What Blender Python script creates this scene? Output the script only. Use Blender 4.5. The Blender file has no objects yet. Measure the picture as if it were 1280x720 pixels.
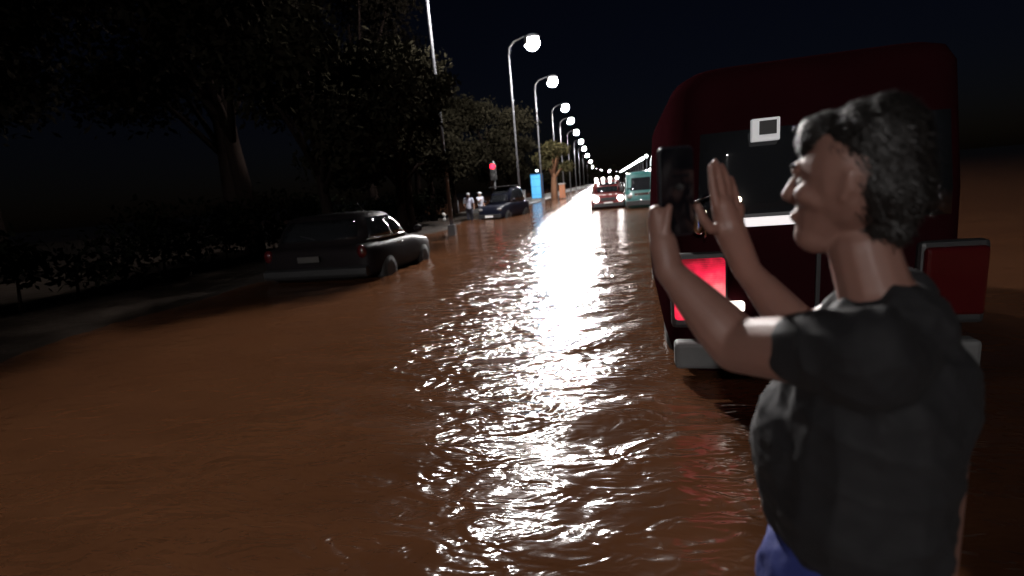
import bpy, bmesh, math, random
import numpy as np
from mathutils import Vector, Matrix
R = math.radians
random.seed(7); np.random.seed(7)
S = bpy.context.scene
COL = S.collection

# ------------------------------------------------------------------ camera
F = 620.0                      # focal length in pixels of the 1280 wide picture
CAMZ = 1.45                    # lens height above the flood water
VP = (755.0, 226.0)            # where the street runs to
ROLL = R(2.8)
a_ = Vector(((VP[0]-640)/F, (360-VP[1])/F, -1)).normalized()
u_ = Vector((-math.sin(ROLL), math.cos(ROLL), 0)); u_ = (u_ - u_.dot(a_)*a_).normalized()
r_ = a_.cross(u_)
ROT = Matrix((r_, a_, u_))     # camera axes -> world axes (x right, y along the street, z up)
cam = bpy.data.cameras.new('camera'); camo = bpy.data.objects.new('camera', cam); COL.objects.link(camo)
camo.matrix_world = Matrix.Translation((0, 0, CAMZ)) @ ROT.to_4x4()
cam.sensor_width = 36; cam.lens = 36*F/1280; cam.clip_start = .02; cam.clip_end = 6000
S.camera = camo
cam.dof.use_dof = True; cam.dof.focus_distance = 3.1; cam.dof.aperture_fstop = cam.lens/11.0   # a phone lens: near arms and far lamps go soft
def at(px, py, depth):
    """world point seen at a pixel of the photograph, `depth` metres along the street"""
    d = ROT @ Vector(((px-640)/F, (360-py)/F, -1))
    return Vector((0, 0, CAMZ)) + d*(depth/d.y)
def at_h(px, py, z):
    """world point seen at a pixel, at height z above the water"""
    d = ROT @ Vector(((px-640)/F, (360-py)/F, -1))
    return Vector((0, 0, CAMZ)) + d*((z-CAMZ)/d.z)

# ------------------------------------------------------------------ sky, added faint sun lamp, exposure
W = bpy.data.worlds.new('World'); S.world = W; W.use_nodes = True
nt = W.node_tree; bg = nt.nodes['Background']
sk = nt.nodes.new('ShaderNodeTexSky'); sk.sky_type = 'NISHITA'; sk.sun_disc = False
SUN_EL, SUN_ROT = R(6), R(200)
sk.sun_elevation = SUN_EL; sk.sun_rotation = SUN_ROT
mxs = nt.nodes.new('ShaderNodeMix'); mxs.data_type = 'RGBA'; mxs.blend_type = 'MULTIPLY'; mxs.inputs[0].default_value = 1
mxs.inputs[7].default_value = (.62, .62, 1.25, 1); nt.links.new(sk.outputs[0], mxs.inputs[6]); nt.links.new(mxs.outputs[2], bg.inputs[0]); bg.inputs[1].default_value = 0.0010
sl = bpy.data.lights.new('added_sun', 'SUN'); sl.energy = .002; sl.angle = R(.5); sl.color = (.85, .9, 1)  # faint sun lamp added to the night; no such source is in view
so = bpy.data.objects.new('added_sun', sl); COL.objects.link(so)
so.rotation_euler = (math.pi/2-SUN_EL, 0, math.pi-SUN_ROT)
S.view_settings.view_transform = 'Standard'; S.view_settings.look = 'None'
S.view_settings.exposure = 0; S.view_settings.gamma = 1; S.view_settings.use_curve_mapping = False
S.render.engine = 'CYCLES'
S.cycles.use_denoising = True
S.cycles.max_bounces = 6; S.cycles.diffuse_bounces = 2; S.cycles.glossy_bounces = 4
S.cycles.transmission_bounces = 4; S.cycles.volume_bounces = 0
S.cycles.sample_clamp_indirect = 6; S.cycles.caustics_reflective = False; S.cycles.caustics_refractive = False
S.cycles.use_light_tree = True

HAZE = 0                   # density of the damp air
LAMP_L = 2400.0                 # radiance of the street lamp lenses

# ------------------------------------------------------------------ materials
def mat(name, col, rough=.6, metal=0., var=.25, vscale=6., bump=0., bscale=40., coat=0., spec=.5, em=None, es=0., sss=0.):
    m = bpy.data.materials.new(name); m.use_nodes = True
    n = m.node_tree.nodes; l = m.node_tree.links; p = n['Principled BSDF']
    tc = n.new('ShaderNodeTexCoord'); no = n.new('ShaderNodeTexNoise')
    no.inputs['Scale'].default_value = vscale; no.inputs['Detail'].default_value = 5
    l.new(tc.outputs['Object'], no.inputs['Vector'])
    mx = n.new('ShaderNodeMix'); mx.data_type = 'RGBA'
    c = list(col)+[1]
    mx.inputs[6].default_value = [v*(1-var) for v in col]+[1]
    mx.inputs[7].default_value = [min(1, v*(1+var)) for v in col]+[1]
    l.new(no.outputs[0], mx.inputs[0]); l.new(mx.outputs[2], p.inputs['Base Color'])
    mr = n.new('ShaderNodeMapRange'); mr.inputs[3].default_value = max(.02, rough*.8); mr.inputs[4].default_value = min(1, rough*1.2)
    l.new(no.outputs[0], mr.inputs[0]); l.new(mr.outputs[0], p.inputs['Roughness'])
    p.inputs['Metallic'].default_value = metal
    p.inputs['Specular IOR Level'].default_value = spec
    if coat: p.inputs['Coat Weight'].default_value = coat; p.inputs['Coat Roughness'].default_value = .04
    if sss: p.inputs['Subsurface Weight'].default_value = sss; p.inputs['Subsurface Scale'].default_value = .01
    if bump:
        b = n.new('ShaderNodeBump'); b.inputs['Distance'].default_value = bump; b.inputs['Strength'].default_value = 1
        n2 = n.new('ShaderNodeTexNoise'); n2.inputs['Scale'].default_value = bscale; n2.inputs['Detail'].default_value = 4
        l.new(tc.outputs['Object'], n2.inputs['Vector']); l.new(n2.outputs[0], b.inputs['Height']); l.new(b.outputs[0], p.inputs['Normal'])
    if em is not None:
        p.inputs['Emission Color'].default_value = list(em)+[1]; p.inputs['Emission Strength'].default_value = es
    return m
M = {}
M['galv'] = mat('galvanised steel', (.13, .13, .145), .5, .4, .15, 9)
M['grey_paint'] = mat('grey lamp paint', (.12, .12, .13), .5, .1, .15, 8)
M['lens'] = mat('lit street lamp lens', (.8, .8, .8), .4, em=(1, .955, .93), es=LAMP_L)
M['far_lens'] = mat('lit far lamp lens', (.8, .8, .8), .4, em=(.97, .98, 1), es=60)
M['black_paint'] = mat('black car paint', (.010, .008, .009), .45, 0, .2, 5, spec=.09)
M['navy_paint'] = mat('dark navy car paint', (.006, .007, .014), .4, 0, .2, 5, spec=.15)
M['red_paint'] = mat('red car paint', (.11, .013, .013), .3, 0, .15, 5, coat=1)
M['teal_paint'] = mat('teal minibus paint', (.012, .095, .092), .45, 0, .2, 3, coat=.6)
M['maroon_paint'] = mat('maroon van paint', (.015, .0028, .004), .85, 0, .3, 4, spec=0)
M['glass'] = mat('dark car glass', (.012, .013, .015), .06, 0, .2, 4, spec=.6)
M['bumper_grey'] = mat('dirty grey bumper', (.09, .09, .09), .7, 0, .35, 7)
M['rubber'] = mat('black rubber', (.016, .016, .016), .75, 0, .2, 30, bump=.001)
M['trim'] = mat('black plastic trim', (.02, .02, .021), .5, 0, .2, 30)
M['chrome'] = mat('chrome', (.7, .7, .7), .1, 1, .08, 10)
M['plate'] = mat('white number plate', (.75, .75, .74), .35, 0, .08, 20)
M['plate_dirty'] = mat('muddy number plate', (.05, .046, .042), .6, 0, .4, 20)
M['tail_off'] = mat('unlit red lamp lens', (.05, .004, .005), .12, 0, .1, 20, coat=1)
M['head_off'] = mat('unlit clear lamp lens', (.6, .6, .6), .08, .6, .1, 20, coat=1)
M['tail_on'] = mat('lit red tail lamp', (.5, .02, .05), .25, em=(1, .035, .10), es=2.0)
M['tail_pink'] = mat('lit pink brake lamp glow', (.6, .1, .12), .25, em=(1, .30, .30), es=1.3)
M['rev_on'] = mat('lit white reversing lamp', (.8, .8, .8), .25, em=(1, .88, .78), es=4)
M['head_on'] = mat('lit headlamp', (.8, .8, .8), .2, em=(1, .93, .90), es=16)
M['amber_on'] = mat('lit warm marker lamp', (.8, .7, .6), .25, em=(1, .80, .62), es=10)
M['plate_glow'] = mat('self-glowing white plate', (.8, .8, .8), .3, 0, .06, 20, em=(1, .93, .93), es=.75)  # light on the plate put into its emission; no plate lamp built
M['sign_lit'] = mat('lit white sign', (.8, .8, .8), .3, 0, .1, 30, em=(.95, .97, 1), es=.22)
M['red_signal'] = mat('lit red signal', (.5, .02, .03), .3, em=(1, .012, .04), es=6)
M['blue_panel'] = mat('lit blue panel', (.05, .25, .5), .3, 0, .25, 3, em=(.13, .47, .78), es=.62)
M['blue_paint'] = mat('deep blue steel', (.01, .07, .20), .4, 0, .15, 6, em=None)
M['white_light'] = mat('lit small white lamp', (.8, .8, .8), .3, em=(.85, .95, 1), es=7)
M['bark'] = mat('bark', (.010, .007, .006), .9, 0, .35, 14, bump=.015, bscale=22, spec=0)
M['pale_bark'] = mat('pale brown bark', (.16, .075, .038), .9, 0, .35, 10, bump=.015, bscale=22)
M['mud'] = mat('dark wet mud', (.016, .011, .008), .8, 0, .4, 3, bump=.03, bscale=6, spec=.06)
M['asphalt'] = mat('asphalt', (.05, .05, .05), .8, 0, .3, 8, bump=.004, bscale=80)
M['pavement'] = mat('wet paving', (.07, .068, .066), .5, 0, .3, 2.5, bump=.004, bscale=30)
M['kerbstone'] = mat('kerb stone', (.11, .108, .105), .6, 0, .25, 6, bump=.004, bscale=30)
M['brick'] = mat('orange brick', (.27, .10, .045), .8, 0, .3, 12, bump=.004)
M['concrete'] = mat('grey concrete', (.2, .2, .2), .8, 0, .25, 5, bump=.004)
M['white_paint'] = mat('white paint', (.72, .72, .72), .5, 0, .1, 10)
M['skin'] = mat('skin', (.22, .115, .09), .5, 0, .12, 18, bump=.0006, bscale=260, sss=.06)
M['skin_far'] = mat('skin far', (.36, .21, .16), .55, 0, .1, 18)
M['hair'] = mat('dark hair', (.012, .010, .009), .5, 0, .3, 60, bump=.004, bscale=90)
M['tee'] = mat('black cotton', (.007, .0065, .008), .85, 0, .25, 25, bump=.004, bscale=18)
M['jeans'] = mat('blue denim', (.02, .03, .16), .85, 0, .25, 40, bump=.002, bscale=60)
M['pale_shirt'] = mat('pale blue grey cloth', (.60, .64, .80), .8, 0, .12, 12)
M['white_shirt'] = mat('white cloth', (.62, .64, .74), .8, 0, .12, 12)
M['white_cap'] = mat('white cap cloth', (.8, .8, .8), .8, 0, .06, 12)
M['dark_cloth'] = mat('dark trousers', (.03, .032, .05), .85, 0, .2, 20)
M['phone'] = mat('black phone case', (.006, .006, .010), .45, 0, .2, 20)
M['phone_glass'] = mat('phone glass', (.004, .004, .006), .08, 0, .1, 20)
M['eye_white'] = mat('eye white', (.6, .58, .55), .3)
M['lip'] = mat('lip', (.28, .10, .09), .5)

def glow_lens(name, bulb):
    """ribbed red lens with the glow of a bulb painted into its emission: hottest near that point"""
    m = bpy.data.materials.new(name); m.use_nodes = True
    n = m.node_tree.nodes; l = m.node_tree.links; p = n['Principled BSDF']
    tc = n.new('ShaderNodeTexCoord')
    vm = n.new('ShaderNodeVectorMath'); vm.operation = 'DISTANCE'; l.new(tc.outputs['Object'], vm.inputs[0]); vm.inputs[1].default_value = bulb
    no = n.new('ShaderNodeTexNoise'); no.inputs['Scale'].default_value = 16; no.inputs['Detail'].default_value = 3; l.new(tc.outputs['Object'], no.inputs['Vector'])
    wv = n.new('ShaderNodeTexWave'); wv.bands_direction = 'Z'; wv.inputs['Scale'].default_value = 22; l.new(tc.outputs['Object'], wv.inputs['Vector'])
    a = n.new('ShaderNodeMath'); a.operation = 'MULTIPLY_ADD'; l.new(no.outputs[0], a.inputs[0]); a.inputs[1].default_value = .16; l.new(vm.outputs['Value'], a.inputs[2])
    b = n.new('ShaderNodeMath'); b.operation = 'MULTIPLY_ADD'; l.new(wv.outputs[0], b.inputs[0]); b.inputs[1].default_value = .018; l.new(a.outputs[0], b.inputs[2])
    cr = n.new('ShaderNodeValToRGB'); l.new(b.outputs[0], cr.inputs[0]); e = cr.color_ramp.elements
    e[0].position = .10; e[0].color = (1, .62, .55, 1); e[1].position = .46; e[1].color = (.10, .004, .010, 1)
    for q, c in ((.20, (1, .28, .28, 1)), (.27, (1, .10, .14, 1)), (.34, (.95, .02, .07, 1))):
        k = e.new(q); k.color = c
    l.new(cr.outputs[0], p.inputs['Emission Color']); p.inputs['Emission Strength'].default_value = 1.15  # hot spot is painted by the ramp; nothing burns behind the lens
    p.inputs['Base Color'].default_value = (.35, .015, .02, 1); p.inputs['Roughness'].default_value = .2
    return m
M['tail_lens'] = glow_lens('lit tail lamp lens', (-.66, -2.47, .80))

def leaf_mat(name, c1, c2):
    m = bpy.data.materials.new(name); m.use_nodes = True
    n = m.node_tree.nodes; l = m.node_tree.links; p = n['Principled BSDF']
    g = n.new('ShaderNodeNewGeometry'); mx = n.new('ShaderNodeMix'); mx.data_type = 'RGBA'
    l.new(g.outputs['Random Per Island'], mx.inputs[0])
    mx.inputs[6].default_value = list(c1)+[1]; mx.inputs[7].default_value = list(c2)+[1]
    l.new(mx.outputs[2], p.inputs['Base Color']); p.inputs['Roughness'].default_value = .6
    p.inputs['Specular IOR Level'].default_value = 0
    return m
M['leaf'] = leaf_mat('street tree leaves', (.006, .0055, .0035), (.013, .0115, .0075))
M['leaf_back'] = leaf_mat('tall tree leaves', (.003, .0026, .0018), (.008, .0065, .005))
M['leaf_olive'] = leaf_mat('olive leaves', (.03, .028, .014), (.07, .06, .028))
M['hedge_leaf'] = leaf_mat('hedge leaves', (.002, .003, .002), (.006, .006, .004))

def water_mat():
    m = bpy.data.materials.new('muddy flood water'); m.use_nodes = True
    n = m.node_tree.nodes; l = m.node_tree.links; p = n['Principled BSDF']
    tc = n.new('ShaderNodeTexCoord')
    def noise(scale, rot, stretch, detail, dist=0., rough=.5):
        mp = n.new('ShaderNodeMapping'); mp.inputs['Rotation'].default_value = (0, 0, rot)
        mp.inputs['Scale'].default_value = (scale*stretch, scale, scale)
        l.new(tc.outputs['Object'], mp.inputs['Vector'])
        no = n.new('ShaderNodeTexNoise'); no.inputs['Scale'].default_value = 1
        no.inputs['Detail'].default_value = detail; no.inputs['Distortion'].default_value = dist; no.inputs['Roughness'].default_value = rough
        l.new(mp.outputs[0], no.inputs['Vector']); return no.outputs[0]
    def mth(op, x, y=None):
        q = n.new('ShaderNodeMath'); q.operation = op
        for i, v in enumerate((x, y)):
            if v is None: continue
            if isinstance(v, (int, float)): q.inputs[i].default_value = v
            else: l.new(v, q.inputs[i])
        return q.outputs[0]
    # suspended mud: paler and darker clouds in the water
    cl = noise(.55, .4, .6, 6, 1.2)
    mx = n.new('ShaderNodeMix'); mx.data_type = 'RGBA'
    mx.inputs[6].default_value = WATER_A+(1,); mx.inputs[7].default_value = WATER_B+(1,)
    l.new(cl, mx.inputs[0]); l.new(mx.outputs[2], p.inputs['Base Color'])
    p.inputs['Roughness'].default_value = 1; p.inputs['Specular IOR Level'].default_value = 0
    p.inputs['Coat Weight'].default_value = 1; p.inputs['Coat IOR'].default_value = 1.34; p.inputs['Coat Roughness'].default_value = .135
    # ripples: two crossing trains of short, slanting crests and a fine shiver, stronger in patches of faster flow
    patch = n.new('ShaderNodeMapRange'); l.new(noise(.8, .3, .5, 3, .6), patch.inputs[0])
    patch.inputs[1].default_value = .35; patch.inputs[2].default_value = .65; patch.inputs[3].default_value = RIP_LO; patch.inputs[4].default_value = 1.15
    h = mth('MULTIPLY', noise(4.6, -.50, .5, 2, 1.1), .0235)
    h = mth('ADD', h, mth('MULTIPLY', noise(9.5, -.30, .45, 2, 1.4), .0066))
    h = mth('ADD', h, mth('MULTIPLY', noise(20., -.2, .5, 1, .8), .0013))
    h = mth('MULTIPLY', h, patch.outputs[0])
    # the fast thread of the current runs down the left half of the lane
    sx = n.new('ShaderNodeSeparateXYZ'); l.new(tc.outputs['Object'], sx.inputs[0])
    def ramp(a, b, lo, hi):
        q = n.new('ShaderNodeMapRange'); q.interpolation_type = 'SMOOTHSTEP'; l.new(sx.outputs[0], q.inputs[0])
        for i, v in enumerate((a, b, lo, hi)): q.inputs[i+1].default_value = v
        return q.outputs[0]
    h = mth('MULTIPLY', h, mth('MULTIPLY', ramp(-3.4, -1.9, .6, 1.5), ramp(-.95, .1, 1., .62)))
    b = n.new('ShaderNodeBump'); b.inputs['Strength'].default_value = 1; b.inputs['Distance'].default_value = RIPPLE
    l.new(h, b.inputs['Height']); l.new(b.outputs[0], p.inputs['Coat Normal'])
    return m
WATER_A = (.056, .0212, .0092); WATER_B = (.083, .035, .0155); RIPPLE = 1.95; RIP_LO = .5
M['water'] = water_mat()

# ------------------------------------------------------------------ mesh helpers
class MB:
    def __init__(s): s.v = []; s.f = []
    def add(s, vs, fs):
        o = len(s.v); s.v += [tuple(v) for v in vs]; s.f += [tuple(i+o for i in f) for f in fs]; return s
    def box(s, c, d, rz=0., taper=1.):
        x, y, z = [q/2 for q in d]; vs = []
        for k in (-1, 1):
            t = 1 if k < 0 else taper
            for (i, j) in ((-1, -1), (1, -1), (1, 1), (-1, 1)):
                px, py = i*x*t, j*y*t
                vs.append((c[0]+px*math.cos(rz)-py*math.sin(rz), c[1]+px*math.sin(rz)+py*math.cos(rz), c[2]+k*z))
        return s.add(vs, [(3,2,1,0),(4,5,6,7),(0,1,5,4),(1,2,6,5),(2,3,7,6),(3,0,4,7)])
    def tube(s, pts, rad, n=10, cap=True):
        pts = [Vector(p) for p in pts]
        if not hasattr(rad, '__len__'): rad = [rad]*len(pts)
        vs = []; up = None
        for i, p in enumerate(pts):
            t = (pts[min(i+1, len(pts)-1)]-pts[max(i-1, 0)]).normalized()
            if up is None: up = Vector((1, 0, 0)) if abs(t.x) < .9 else Vector((0, 1, 0))
            e1 = (up - up.dot(t)*t).normalized(); e2 = t.cross(e1); up = e1
            for k in range(n):
                q = 2*math.pi*k/n; vs.append(p + rad[i]*(math.cos(q)*e1+math.sin(q)*e2))
        fs = [(i*n+k, i*n+(k+1) % n, (i+1)*n+(k+1) % n, (i+1)*n+k) for i in range(len(pts)-1) for k in range(n)]
        if cap: fs += [tuple(range(n-1, -1, -1)), tuple((len(pts)-1)*n+k for k in range(n))]
        return s.add(vs, fs)
    def loft(s, rings, cap=True):
        n = len(rings[0]); vs = [p for r in rings for p in r]
        fs = [(i*n+k, i*n+(k+1) % n, (i+1)*n+(k+1) % n, (i+1)*n+k) for i in range(len(rings)-1) for k in range(n)]
        if cap: fs += [tuple(range(n-1, -1, -1)), tuple((len(rings)-1)*n+k for k in range(n))]
        return s.add(vs, fs)
    def ball(s, c, r, n=12, m=8, zr=(-1, 1)):
        if not hasattr(r, '__len__'): r = (r, r, r)
        a0, a1 = math.asin(zr[0]), math.asin(zr[1]); rings = []
        for i in range(m+1):
            a = a0+(a1-a0)*i/m; cr = max(math.cos(a), 1e-3)
            rings.append([(c[0]+r[0]*cr*math.cos(2*math.pi*k/n), c[1]+r[1]*cr*math.sin(2*math.pi*k/n), c[2]+r[2]*math.sin(a)) for k in range(n)])
        return s.loft(rings)
    def disc(s, c, nrm, r, t, n=16):
        c = Vector(c); nrm = Vector(nrm).normalized()
        return s.tube([c, c+nrm*t*.7, c+nrm*t], [r, r, r*.8], n)
    def grid(s, P):
        r, c = len(P), len(P[0])
        return s.add([p for row in P for p in row], [(i*c+j, i*c+j+1, (i+1)*c+j+1, (i+1)*c+j) for i in range(r-1) for j in range(c-1)])
    def build(s, name, m, parent=None, smooth=False, subsurf=0, bevel=0., solid=0.):
        me = bpy.data.meshes.new(name); me.from_pydata(s.v, [], s.f); me.validate(); me.update()
        bm = bmesh.new(); bm.from_mesh(me); bmesh.ops.recalc_face_normals(bm, faces=bm.faces); bm.to_mesh(me); bm.free()
        me.materials.append(m if not isinstance(m, str) else M[m])
        o = bpy.data.objects.new(name, me); COL.objects.link(o)
        if parent: o.parent = parent
        if smooth or subsurf: me.polygons.foreach_set('use_smooth', [True]*len(me.polygons))
        if solid: q = o.modifiers.new('solid', 'SOLIDIFY'); q.thickness = solid; q.offset = 0
        if bevel: q = o.modifiers.new('bevel', 'BEVEL'); q.width = bevel; q.segments = 2; q.limit_method = 'ANGLE'
        if subsurf: q = o.modifiers.new('subdivide', 'SUBSURF'); q.levels = subsurf; q.render_levels = subsurf
        return o
def tag(o, label=None, cat=None, group=None, kind=None):
    if label: o['label'] = label
    if cat: o['category'] = cat
    if group: o['group'] = group
    if kind: o['kind'] = kind
    return o
def empty(name, loc, rz=0.):
    o = bpy.data.objects.new(name, None); COL.objects.link(o); o.location = loc; o.rotation_euler = (0, 0, rz); o.empty_display_size = .2
    return o
def copy_tree(o, parent=None):
    c = o.copy(); COL.objects.link(c)
    if parent: c.parent = parent
    for ch in list(o.children): copy_tree(ch, c)
    return c

# ------------------------------------------------------------------ ground, water, banks
GZ = -.32
def strip(name, m, x0, x1, y0, y1, z, nx=2, ny=2):
    xs = np.linspace(x0, x1, nx); ys = np.linspace(y0, y1, ny)
    return tag(MB().grid([[(x, y, z) for x in xs] for y in ys]).build(name, m), kind='structure')
strip('ground', 'mud', -3000, 3000, -400, 5000, GZ-.02)
strip('road', 'asphalt', -5.6, 9.5, -60, 1500, GZ)
def water():
    xs = list(np.arange(-3, 3.001, .03)); st = .03; x = 3.
    while x < 1500: st *= 1.12; x += st; xs.append(x); xs.insert(0, -x)
    ys = []; y = 1.; st = .03
    while y < 6: ys.append(y); y += .03
    while y < 30: st *= 1.012; ys.append(y); y += st
    while y < 3000: st *= 1.12; ys.append(y); y += st
    y = 1.; st = .04
    while y > -60: st *= 1.25; y -= st; ys.insert(0, y)
    xs = np.array(xs); ys = np.array(ys); X, Y = np.meshgrid(xs, ys)
    dx = np.gradient(xs)[None, :]; dy = np.gradient(ys)[:, None]
    Z = np.zeros_like(X); rng = np.random.RandomState(3)
    for i in range(26):
        lam = .28*(5.5**rng.rand()); th = math.pi/2 + rng.normal(.28, .42)
        kx, ky = math.cos(th)*2*math.pi/lam, math.sin(th)*2*math.pi/lam
        w = np.clip((lam/np.maximum(dx*abs(math.cos(th)), dy*abs(math.sin(th)))-4)/6, 0, 1)
        amp = SWELL*lam/(2*math.pi)
        mod = .6+.4*np.sin(X*rng.uniform(.3, 1.2)+Y*rng.uniform(.3, 1.2)+rng.rand()*6)
        Z += w*amp*mod*np.sin(kx*X+ky*Y+rng.rand()*6.28+.7*np.sin(X*.9+Y*.6+i))
    # wash where the current piles up against the sunken hatchback
    cx, cy = rr.x+.35, rr.y+1.2
    dd = np.hypot((X-cx)/1.0, (Y-cy)/1.7); near = np.exp(-dd**2*.9)
    Z += near*(.016*np.sin(7.5*(X*.8+Y*.55))+.010*np.sin(13*(X*.5-Y*.8)+2))
    ny, nx = X.shape
    v = np.stack([X, Y, Z], -1).reshape(-1, 3)
    idx = np.arange(ny*nx).reshape(ny, nx)
    f = np.stack([idx[:-1, :-1], idx[:-1, 1:], idx[1:, 1:], idx[1:, :-1]], -1).reshape(-1, 4)
    me = bpy.data.meshes.new('water'); me.vertices.add(len(v)); me.vertices.foreach_set('co', v.ravel())
    me.loops.add(f.size); me.loops.foreach_set('vertex_index', f.ravel())
    me.polygons.add(len(f)); me.polygons.foreach_set('loop_start', np.arange(len(f))*4)
    me.update(calc_edges=True); me.validate(); me.polygons.foreach_set('use_smooth', [True]*len(f))
    me.materials.append(M['water'])
    o = bpy.data.objects.new('water', me); COL.objects.link(o); tag(o, kind='structure')
SWELL = .019
rl_, rr = at_h(345, 352, 0.), at_h(471, 350, 0.)       # rear corners of the hatchback at the waterline
water()

# muddy bank on the left, rising out of the water, and the raised pavement farther up the street
def bank():
    P = []
    for y in list(np.arange(-8, 30, .5))+[30.5]:
        edge = -6.5+.25*math.sin(y*.7)+.2*math.sin(y*1.9+1)
        row = []
        for k, (dx, z) in enumerate(((0, -.3), (-.35, -.03), (-.8, .06), (-1.6, .14), (-3, .22), (-6, .3), (-14, .45), (-60, .6))):
            row.append((edge+dx, y, z+.03*math.sin(y*2.3+k*1.7)))
        P.append(row)
    return tag(MB().grid(P).build('bank', 'mud', smooth=True), kind='structure')
bank()
P0 = [(-10.5, 30.5), (-6.25, 30.5), (-6.25, 330), (-10.5, 330)]
tag(MB().box((-8.5, 180.25, -.1), (4.2, 299.5, .34)).build('pavement', 'pavement'), kind='structure')
kr = tag(empty('kerb', (0, 0, 0)), kind='structure')
kb = None
for i in range(45):
    y = 30.6+i*1.0
    if kb is None:
        kb = MB().box((0, 0, 0), (.2, .985, .36)).build('kerb_stone', 'kerbstone', kr, bevel=.015); k = kb
    else: k = kb.copy(); COL.objects.link(k)
    k.location = (-6.27, y+.5, -.1+random.uniform(-.006, .006)); k.rotation_euler.z = random.uniform(-.006, .006)

# ------------------------------------------------------------------ street lamps
H_LAMP = 9.95
def street_lamp():
    r = empty('street_lamp', (0, 0, 0))          # origin under the lamp head; the arm reaches +x from the pole
    MB().tube([(-1.45, 0, GZ-.05), (-1.45, 0, 4), (-1.45, 0, H_LAMP-.75)], [.08, .058, .042], 12).build('pole', 'galv', r, True)
    MB().box((-1.45, 0, GZ+.35), (.26, .26, .7)).build('base_box', 'grey_paint', r, bevel=.01)
    MB().tube([(-1.45, 0, H_LAMP-.77), (-1.38, 0, H_LAMP-.38), (-1.1, 0, H_LAMP-.08), (-.5, 0, H_LAMP+.10), (-.2, 0, H_LAMP+.14)], [.045, .042, .04, .035, .035], 10).build('arm', 'galv', r, True)
    h = MB().ball((0, 0, H_LAMP+.02), (.46, .26, .2), 20, 6, (-.2, 1)).build('lamp_head', 'grey_paint', r, True)
    MB().grid([[(-.47*math.cos(q), .55*math.sin(q), H_LAMP+.06-.5*t) for q in np.linspace(-1.15, 1.15, 9)] for t in (0, .5, 1)]).build('added_shield', 'trim', h, True, solid=.012)  # shield added to keep lamp light off the trees behind
    MB().ball((0, 0, H_LAMP-.30), (.41, .10, .41), 18, 10).build('lens', 'lens', r, True)
    return r
lamp_px = [(578, -103), (665, 47), (690, 97), (706, 131), (713, 148), (720, 163), (726, 175), (730, 184), (734, 193), (738, 201), (741, 208), (746, 210.5), (752, 212), (762, 213.5), (770, 215)]
names = ['highest and largest', 'second highest', 'third highest', 'fourth highest', 'fifth highest', 'sixth highest', 'seventh highest', 'eighth highest', 'ninth highest', 'tenth highest', 'eleventh highest', 'twelfth highest', 'thirteenth highest', 'lowest and farthest']
L0 = street_lamp()
for i, (px, py) in enumerate(lamp_px):
    o = L0 if i == 0 else copy_tree(L0)
    p = at_h(px, py, H_LAMP); o.location = (p.x, p.y, 0)
    lab = 'tall grey lamp post nearest the black car, its head above the picture' if i == 0 else '%s glowing white lamp of the long row along the street' % names[i-1]
    tag(o, lab, 'street lamp', 'street lamps in a row along the left kerb')
o = copy_tree(L0); o.location = (L0.location.x-.6, L0.location.y-44, 0)
tag(o, 'street lamp standing behind the viewer, outside the picture', 'street lamp', 'street lamps in a row along the left kerb')

# two low rows of lamps far off on the right-hand side
def quay_lamp(h, name):
    r = empty(name, (0, 0, 0))
    MB().tube([(0, 0, GZ), (0, 0, h-.2)], [.06, .04], 8).build('pole', 'galv', r, True)
    MB().ball((0, 0, h), (.2, .2, .2), 12, 8).build('globe', 'far_lens', r, True)
    MB().disc((0, 0, h-.3), (0, 0, 1), .16, .06, 10).build('collar', 'grey_paint', r)
    return r
ords = ['rightmost', 'second from the right', 'third from the right', 'fourth from the right', 'fifth from the right', 'sixth from the right', 'seventh from the right', 'eighth from the right', 'ninth from the right', 'tenth from the right', 'leftmost']
for (h, a, b, n, nm, what) in ((5.0, (808, 195), (776, 214.5), 11, 'globe_lamp', 'upper'), (2.6, (812, 213), (783, 220.3), 9, 'promenade_lamp', 'lower')):
    base = None
    for k in range(n):
        t = k/(n-1); t = t if k == 0 else .14+.86*(t-1/(n-1))/(1-1/(n-1))
        px, py = a[0]+(b[0]-a[0])*t, a[1]+(b[1]-a[1])*t
        p = at_h(px, py, h)
        if base is None: base = quay_lamp(h, nm); o = base
        else: o = copy_tree(base)
        o.location = (p.x, p.y, 0)
        tag(o, '%s globe lamp of the %s slanting string of far lights' % (ords[k] if k < n-1 else 'leftmost', what), 'street lamp', '%s string of lights far up the street' % what)

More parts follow.
